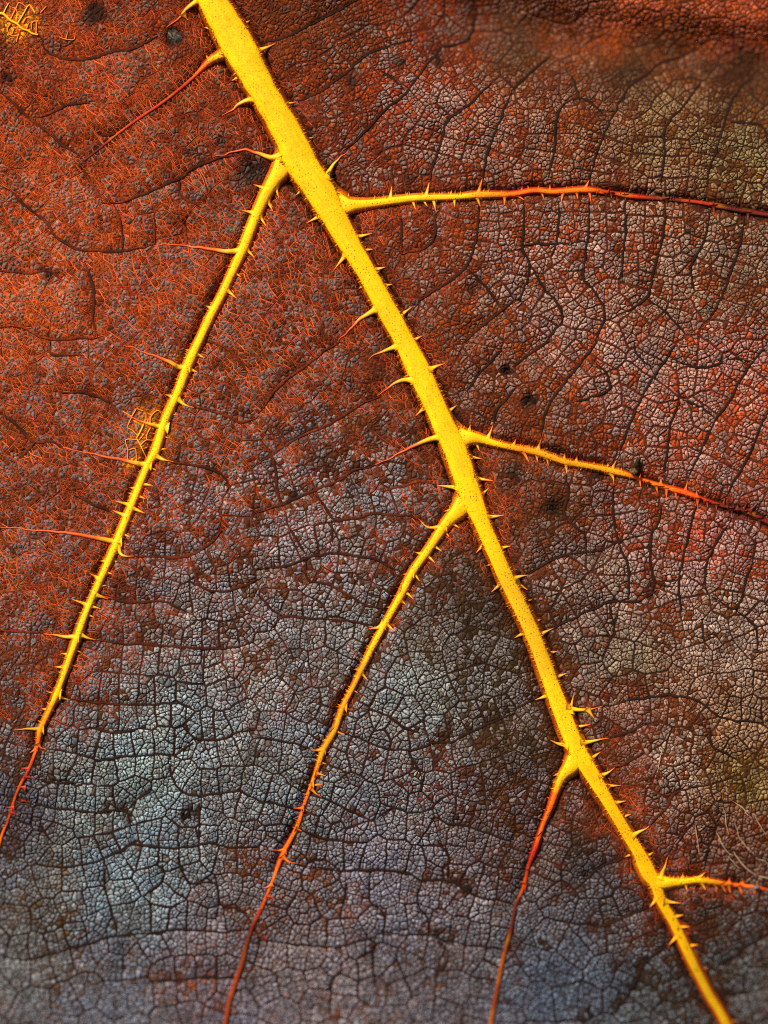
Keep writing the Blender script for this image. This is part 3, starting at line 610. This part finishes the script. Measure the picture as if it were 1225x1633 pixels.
# ---- fine bright veinlets between the cells
E = []; seen = set()
for c in raw_cells:
    px, py = c[-1]
    for qx, qy in c:
        key = (round((px + qx) * 2), round((py + qy) * 2))
        if key not in seen and math.hypot(qx - px, qy - py) > 1.2: seen.add(key); E.append((px, py, qx, qy))
        px, py = qx, qy
E = np.array(E); mx, my = (E[:, 0] + E[:, 2]) / 2, (E[:, 1] + E[:, 3]) / 2
FE = sample(FLD, mx, my); dv = sample(D_VEIN, mx, my)
lev = .82 * fbm(mx, my, 18, 91, 3) + .18 * rng.random(len(E))
lr = np.empty(len(E)); lr[np.argsort(lev)] = np.arange(len(E)) / len(E)
glow = np.clip(1.15 * FE[:, 7] + .22 * sstep(42, 5, dv) * (FE[:, 7] > .05), 0, .9)
lit = np.clip((lr - (1 - 2.0 * glow)) * .95, -1, 1)               # below zero: the veinlet stays hidden between the cells
keep = (lit > 0) & (dv > -1)
E = E[keep]; lit = lit[keep]; dvk = dv[keep]
ax, ay = warp(E[:, 0], E[:, 1]); bx, by = warp(E[:, 2], E[:, 3])
dx, dy = bx - ax, by - ay; L = np.hypot(dx, dy) + 1e-9; nx_, ny_ = -dy / L, dx / L
ax, ay, bx, by = ax - dx / L * .45, ay - dy / L * .45, bx + dx / L * .45, by + dy / L * .45
hw = .34 + .26 * lit * (.5 + .5 * rng.random(len(E)))
z0 = zs(ax, ay) + .9 + .3 * lit; z1 = zs(bx, by) + .9 + .3 * lit
t = np.clip(lit ** 1.4 * (.5 + .9 * vnoise(mx[keep], my[keep], 11, 93)) + .15 * sstep(30, 3, dvk), 0, 1)[:, None]
ce = .8 * np.where(t < .5, lin((128, 44, 11)) * (1 - 2 * t) + lin((228, 84, 16)) * 2 * t, lin((228, 84, 16)) * (2 - 2 * t) + lin((250, 104, 20)) * (2 * t - 1))
rows = []
for (px, py, zz) in ((ax, ay, z0), (bx, by, z1)):
    rows += [W(px + nx_ * hw, py + ny_ * hw, zz - 1.6), W(px, py, zz), W(px - nx_ * hw, py - ny_ * hw, zz - 1.6)]
V = np.stack(rows, 1)
q = np.array([0, 1, 4, 3, 1, 2, 5, 4])[None] + (np.arange(len(E)) * 6)[:, None]
net = link('veinlet_network', V.reshape(-1, 3), q.reshape(-1), np.full(len(E) * 2, 4), np.repeat(ce, 6, 0), M_STUB, blade)
net['kind'] = 'stuff'; net['label'] = 'fine glowing orange veinlets between the cells'

# ---- cross veins
for P_ in CROSS_S:
    x, y = warp(P_[:, 0], P_[:, 1]); F_ = sample(FLD, x, y)
    g = np.clip(F_[:, 7] * 1.2, 0, 1)[:, None] * np.clip(.15 + 1.5 * (fbm(x, y, 40, 95) - .38), .1, .8)[:, None]
    c = lin((32, 19, 11)) * (1 - g) + lin((176, 64, 18)) * g
    t_ = np.linspace(0, 1, len(x)); wd = 5.0 * (.6 + .9 * vnoise(x, y, 10, 97)) * np.minimum(1, np.minimum(t_, 1 - t_) * 4 + .25)
    link('cross_vein', *sweep(np.stack([x, y], 1), wd, np.full(len(x), 1.5), zs(x, y) + .3 + .9 * np.clip(F_[:, 7] * 2, 0, 1), c, c, sides=5), M_BLADE, blade)

# ---- midrib, side veins and their stubs
def vein(name, path, col_in, col_edge, hf):
    path = path.copy()
    if name != 'midrib':
        d_ = sample(D_MID, path[:, 0], path[:, 1]); path[:, 2] *= 1 + .15 * np.exp(-np.maximum(d_, 0) / 12.0) * np.clip(path[:, 2] / 14, 0, 1)
    else: path[:, 2] = np.convolve(np.pad(path[:, 2], 5, mode='edge'), np.ones(11) / 11, 'valid')
    w = path[:, 2] * (1 + .06 * (fbm(path[:, 0], path[:, 1], 18, 101) - .5) * 2)
    zb = big_shape(path[:, 0], path[:, 1]) + 1.0; thick = sstep(4.2, 7, path[:, 2]) * (1 if name == 'midrib' else sstep(1440, 1400, path[:, 1])); zb = zb * thick + (zs(path[:, 0], path[:, 1]) + .9) * (1 - thick)
    hh = np.maximum(w * hf, 1.4)
    if name == 'midrib': hh = np.convolve(np.pad(w, 30, mode='edge'), np.ones(61) / 61, 'valid') * .34
    else: hh = np.minimum(hh, 8.5) * (.5 + .5 * sstep(-14, 10, sample(D_MID, path[:, 0], path[:, 1])))
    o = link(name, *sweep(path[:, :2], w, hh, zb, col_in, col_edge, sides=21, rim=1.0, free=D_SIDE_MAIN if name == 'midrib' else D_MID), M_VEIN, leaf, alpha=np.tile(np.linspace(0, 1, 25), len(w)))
    return o
n = len(MID)
tone_m = .93 + .14 * fbm(MID[:, 0], MID[:, 1], 120, 105)[:, None]
ci = np.tile(lin((255, 182, 1)), (n, 1)) * tone_m
olive = sstep(880, 930, MID[:, 1]) * sstep(1110, 1060, MID[:, 1]) + .8 * sstep(1490, 1560, MID[:, 1])
ci = ci * (1 - .55 * olive[:, None]) + lin((176, 140, 12)) * .55 * olive[:, None]
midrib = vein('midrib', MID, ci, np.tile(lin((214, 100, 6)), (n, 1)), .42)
midrib['label'] = 'thick speckled yellow midrib running from corner to corner'
veins = [(midrib, MID, np.column_stack([ci]))]
SIDE_LABEL = {'long yellow vein': 'long bright yellow side vein, the longest branch', 'upper branch': 'side vein turning from yellow to dark red', 'middle branch': 'orange side vein with many short stubs',
              'amber branch': 'amber side vein fading to rusty orange', 'short branch': 'short side vein that soon turns red', 'lowest branch': 'small side vein near the thin end of the midrib', 'thin red branch': 'thin red side vein'}
for (nm, pts), path in zip(SIDE_VEINS, SV):
    wob = fbm(path[:, 0], path[:, 1], 30, 221, 3)[:, None] - .5; fine_ = fbm(path[:, 0], path[:, 1], 11, 223, 2)[:, None] - .5
    c = path[:, 3:6] * (1 + .5 * wob + .35 * fine_) * (1 + np.array([0, -1.0, -.5]) * np.clip(wob + .8 * fine_, 0, 1)); c = np.clip(c, 0, 1)
    yl = sstep(.36, .5, path[:, 4:5]); c = np.maximum(c, path[:, 3:6] * yl * np.array([1, .93, .9]))
    edge = c * np.array([.8, .42, .4])
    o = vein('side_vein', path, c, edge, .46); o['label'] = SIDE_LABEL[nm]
    veins.append((o, path, c))
allp = np.vstack([p[:, :2] for _, p, _ in veins]); who = np.concatenate([[k] * len(p) for k, (_, p, _) in enumerate(veins)])
allc = np.vstack([c for _, _, c in veins]); allw = np.concatenate([p[:, 2] for _, p, _ in veins])
def spine(pts, big):
    p = np.array(pts); d = np.hypot(allp[:, 0] - p[0, 0], allp[:, 1] - p[0, 1]) - allw / 2
    k = int(np.argmin(d)); parent = veins[who[k]][0]
    go = (p[1] - p[0]) / (np.hypot(*(p[1] - p[0])) + 1e-9)
    if d[k] < -1.5: p = p + go * (-d[k] - 1.0)                     # let the stub start at the flank of its vein
    elif 1.0 < d[k] < 7.0: p[0] = p[0] - go * (d[k] + 1.5)
    q = smooth_path([tuple(p[0] - (p[1] - p[0]) / (np.hypot(*(p[1] - p[0])) + 1e-9) * min(5, allw[k] * .4))] + [tuple(a) for a in p], 2.5)
    m = len(q); t = np.linspace(0, 1, m)
    length = np.hypot(*(p[-1] - p[0]))
    w0 = (8.6 if big else min(7.0, 3.6 + length * .2)); w0 = min(w0, allw[k] * .8 + 1.6)
    if big and length > 30: q[:, 0], q[:, 1] = q[:, 0] + 5 * t * (vnoise(q[:, 0], q[:, 1], 12, 211) - .5), q[:, 1] + 5 * t * (vnoise(q[:, 0], q[:, 1], 12, 213) - .5)
    w = w0 * ((1 - t) ** (1.7 if big else 1.1) * .78 + .22 * (1 - .55 * t))
    hs = np.minimum(w * .5, .24 * allw[k] + .6); w = w * (1 + 1.1 * np.exp(-t * length / 3.2))
    zb = big_shape(q[0, 0], q[0, 1]) + 1.0 + .14 * allw[k]; ze = zs(q[:, 0], q[:, 1]) + 1.4
    s = np.clip(t * max(1.0, length / 42), 0, 1)[:, None]
    z = zb * (1 - s[:, 0]) ** 1.5 + ze * (1 - (1 - s[:, 0]) ** 1.5)
    z = np.maximum(z, ze)
    c0 = allc[k]; tip = lin((225, 84, 16)) * np.array([1, 1, 1]) if c0[1] > .1 else c0 * .7
    if c0[1] > .3: mid_c = lin((255, 178, 24))
    else: mid_c = c0
    c = np.where(s < .5, c0 * (1 - 2 * s) + mid_c * 2 * s, mid_c * (2 - 2 * s) + tip * (2 * s - 1))
    link('spine', *sweep(q, w, hs, z, c, c * np.array([.85, .6, .6]), sides=7), M_STUB, parent)
for p_ in SPINES_BIG: spine(p_, True)
for p_ in SPINES: spine(p_, False)

# short fuzz along the flanks of the yellow veins
for o, path, c in veins:
    hv = []; hc = []
    for k in range(2, len(path) - 2):
        thin = path[k, 2] < 6 or c[k][1] < .2
        T = path[k + 1, :2] - path[k - 1, :2]; T = T / (np.hypot(*T) + 1e-9); N = np.array([-T[1], T[0]])
        if path[k, 2] < 3.2 or path[k, 1] > 1480: continue
        for r in range(random.choice((0, 0, 1, 1, 2)) if thin else (14 if path[k, 2] > 20 else 8)):
            sd = random.choice((-1, 1)); off = path[k, 2] / 2 * random.uniform(.86, 1.02)
            b = path[k, :2] + N * sd * off + T * random.uniform(-3, 3); barb = random.random() < (.5 if thin else .16); ln = random.uniform(3.5, 8.0) if barb else random.uniform(1.2, 3.6); bw = random.uniform(.9, 1.7) if barb else .35
            e = b + N * sd * ln + T * random.uniform(-2, 2)
            z = big_shape(*b) + 1 + path[k, 2] * .42 * random.uniform(.05, .4)
            hv += [W(b[0] - T[0] * bw, b[1] - T[1] * bw, z - 1), W(b[0] + T[0] * bw, b[1] + T[1] * bw, z - 1), W(b[0] - N[0] * sd, b[1] - N[1] * sd, z + .5 + bw), W(e[0], e[1], z - random.uniform(0, 2))]
            cb = lin((240, 150, 10)) if not thin else c[k]; hc += [cb] * 3 + [cb * np.array([.9, .6, .7])]
    nh = len(hv) // 4
    if not nh: continue
    fb = (np.arange(nh) * 4)[:, None]
    f = np.array([0, 1, 3, 1, 2, 3, 2, 0, 3])[None] + fb
    fz = link('fuzz', np.array(hv), f.reshape(-1), np.full(nh * 3, 3), np.array(hc), M_STUB, o, smooth=False); fz['kind'] = 'stuff'

# ---- two worn patches where the veinlets lie bare
def patch_net(ox, oy, sc, text, w0, cs):
    for item in text.split(';'):
        v = [float(t) for t in item.split()]
        p = smooth_path([(ox + v[k] / sc, oy + v[k + 1] / sc) for k in range(1, len(v) - 1, 2)], 2)
        wd = np.full(len(p), w0 * .95 * v[0]) * np.linspace(1.15, .7, len(p))
        ci_ = np.tile(lin(cs[0] if v[0] > .75 else cs[1]), (len(p), 1))
        link('bare_veinlet', *sweep(p, wd, wd * .6, zs(p[:, 0], p[:, 1]) + 2.0, ci_, ci_ * np.array([.9, .7, .7]), sides=5), M_STUB, blade)
patch_net(0, 0, 9.42, '1.5 -60 200 50 210 150 300 260 360 330 430 420 460 490 505 570 520; .8 50 210 90 120 135 45; .7 160 285 240 130 290 40 400 105; .8 260 360 340 230 440 75 520 175; .6 440 75 525 200; .7 400 430 435 340; .6 350 340 400 260 430 270; .7 545 500 545 320 480 345 475 430; .6 165 350 115 430 150 520 270 540 290 480; .6 270 540 245 630; .6 180 510 220 415; .6 240 130 270 200 310 250; .5 165 105 235 130; .6 610 190 700 90; .5 880 550 990 590 1110 590 1135 480; .5 990 590 1020 470', 2.6, ((255, 178, 18), (250, 132, 26)))
patch_net(190, 620, 11.14, '1 440 620 380 760 310 880; .8 310 880 380 1000 440 1130 500 1250; .6 60 400 230 490; .7 310 350 230 490 140 690; .6 310 350 420 390; .7 550 620 570 490 690 385 800 500; .6 480 560 480 410; .7 560 690 500 800 490 910; .7 380 1000 490 910 630 930; .6 310 900 120 910 155 1080 150 1250; .6 165 1090 290 1070 310 1300; .6 140 690 240 740 320 820; .6 440 820 380 790; .6 560 780 630 800; .6 430 820 350 920; .6 440 1060 500 1040', 2.3, ((255, 188, 20), (255, 150, 26)))

# ================================================================ small things lying on the leaf
def fibre(pts, w0, label):
    p = smooth_path([(1100 + x / 6.81, 1180 + y / 6.81) for x, y in pts], 3)
    t_ = np.linspace(0, 1, len(p)); wd = .66 * w0 * (.4 + .6 * np.sin(math.pi * np.clip(t_, .06, .94))) * (.7 + .6 * vnoise(p[:, 0], p[:, 1], 6, 231)); p[:, 0] += 2.4 * (vnoise(p[:, 0], p[:, 1], 9, 233) - .5)
    c = np.tile(lin((176, 146, 112)), (len(p), 1))
    o = link('fibre', *sweep(p, wd, wd * .7, zs(p[:, 0], p[:, 1]) + 1.6, c, c * .85, sides=6), M_HAIR)
    o['label'] = label; o['category'] = 'fibre'; o['group'] = 'pale fibres on the blade'
fibre([(62, 885), (70, 1020), (95, 1110), (102, 1215)], 2.2, 'short upright pale fibre, leftmost of the cluster above the lowest branch')
fibre([(372, 735), (395, 880), (425, 1025)], 2.6, 'upright pale fibre between the curved ones of the cluster')
fibre([(292, 985), (330, 1090), (390, 1190), (450, 1250)], 2.8, 'curved pale fibre at the lower side of the cluster')
fibre([(480, 1205), (530, 1300), (610, 1390), (720, 1475)], 3.6, 'thickest pale fibre, reaching down to the lowest branch')
fibre([(400, 1255), (470, 1325), (540, 1395)], 1.8, 'thin pale fibre beside the thickest fibre')
fibre([(490, 890), (530, 1030), (600, 1150), (690, 1235)], 2.4, 'long bowed pale fibre in the middle of the cluster')
fibre([(470, 670), (560, 730), (640, 820)], 2.6, 'slanting pale fibre at the top of the cluster')
fibre([(690, 790), (740, 900), (830, 1030)], 2.4, 'pale fibre at the outer edge, topmost on the right')
fibre([(735, 1300), (800, 1310), (860, 1350)], 2.0, 'tiny pale fibre cut by the right edge of the picture')
fibre([(740, 1475), (800, 1490), (880, 1515)], 2.2, 'pale fibre lying close above the lowest branch at the right edge')
fibre([(-290, 90), (-330, 230), (-352, 350)], 2.2, 'single straight pale fibre apart from the cluster')
fibre([(150, -1335), (90, -1300), (30, -1250)], 2.4, 'pale straight fibre on the grey cells far above the cluster')

def lump(name, cx, cy, rx, ry, h, rot, cols_, label, cat, seed, lift=0.0):
    r = np.random.default_rng(seed); n_u, n_v = 26, 12
    V = []; C = []
    for j in range(n_v + 1):
        ph = math.pi * j / n_v
        for i in range(n_u):
            th = 2 * math.pi * i / n_u
            x = math.sin(ph) * math.cos(th); y = math.sin(ph) * math.sin(th); z = math.cos(ph)
            k = .72 + .6 * float(vnoise(x * 10 + z * 7 + seed, y * 10 - z * 5, 5, 120 + seed))
            u, v = x * rx * k, y * ry * k
            V.append((cx + u * math.cos(rot) - v * math.sin(rot), cy + u * math.sin(rot) + v * math.cos(rot), float(zs(np.array([cx]), np.array([cy]))[0]) + lift + z * h * k))
            m_ = r.random() ** 2; C.append(lin(cols_[0]) * (1 - m_) + lin(cols_[1]) * m_)
    V = np.array(V); loops = []; sizes = []
    for j in range(n_v):
        for i in range(n_u):
            a = j * n_u + i; b = j * n_u + (i + 1) % n_u
            loops += [a, a + n_u, b + n_u, b]; sizes.append(4)
    o = link(name, W(V[:, 0], V[:, 1], V[:, 2]), loops, sizes, np.array(C), M_DIRT)
    o['label'] = label; o['category'] = cat
    return o
lump('dirt_crumb', 279, 60, 16, 10, 6, .8, ((26, 20, 14), (120, 112, 90)), 'dark crumb of dirt in a hollow beside the top of the midrib', 'dirt', 1, 8)
lump('dirt_crumb', 1011, 752, 6, 5, 4, .3, ((84, 70, 44), (130, 112, 80)), 'small khaki crumb resting on the orange side vein', 'dirt', 2, 9)
lump('dirt_crumb', 1017, 738, 4, 9, 4, .35, ((14, 12, 8), (60, 62, 30)), 'black husk standing on the khaki crumb of the orange side vein', 'dirt', 3, 9)
lump('dirt_crumb', 1206, 1415, 5, 3.4, 3, .2, ((110, 100, 86), (150, 140, 120)), 'grey crumb on the lowest branch near the right edge', 'dirt', 4, 7)
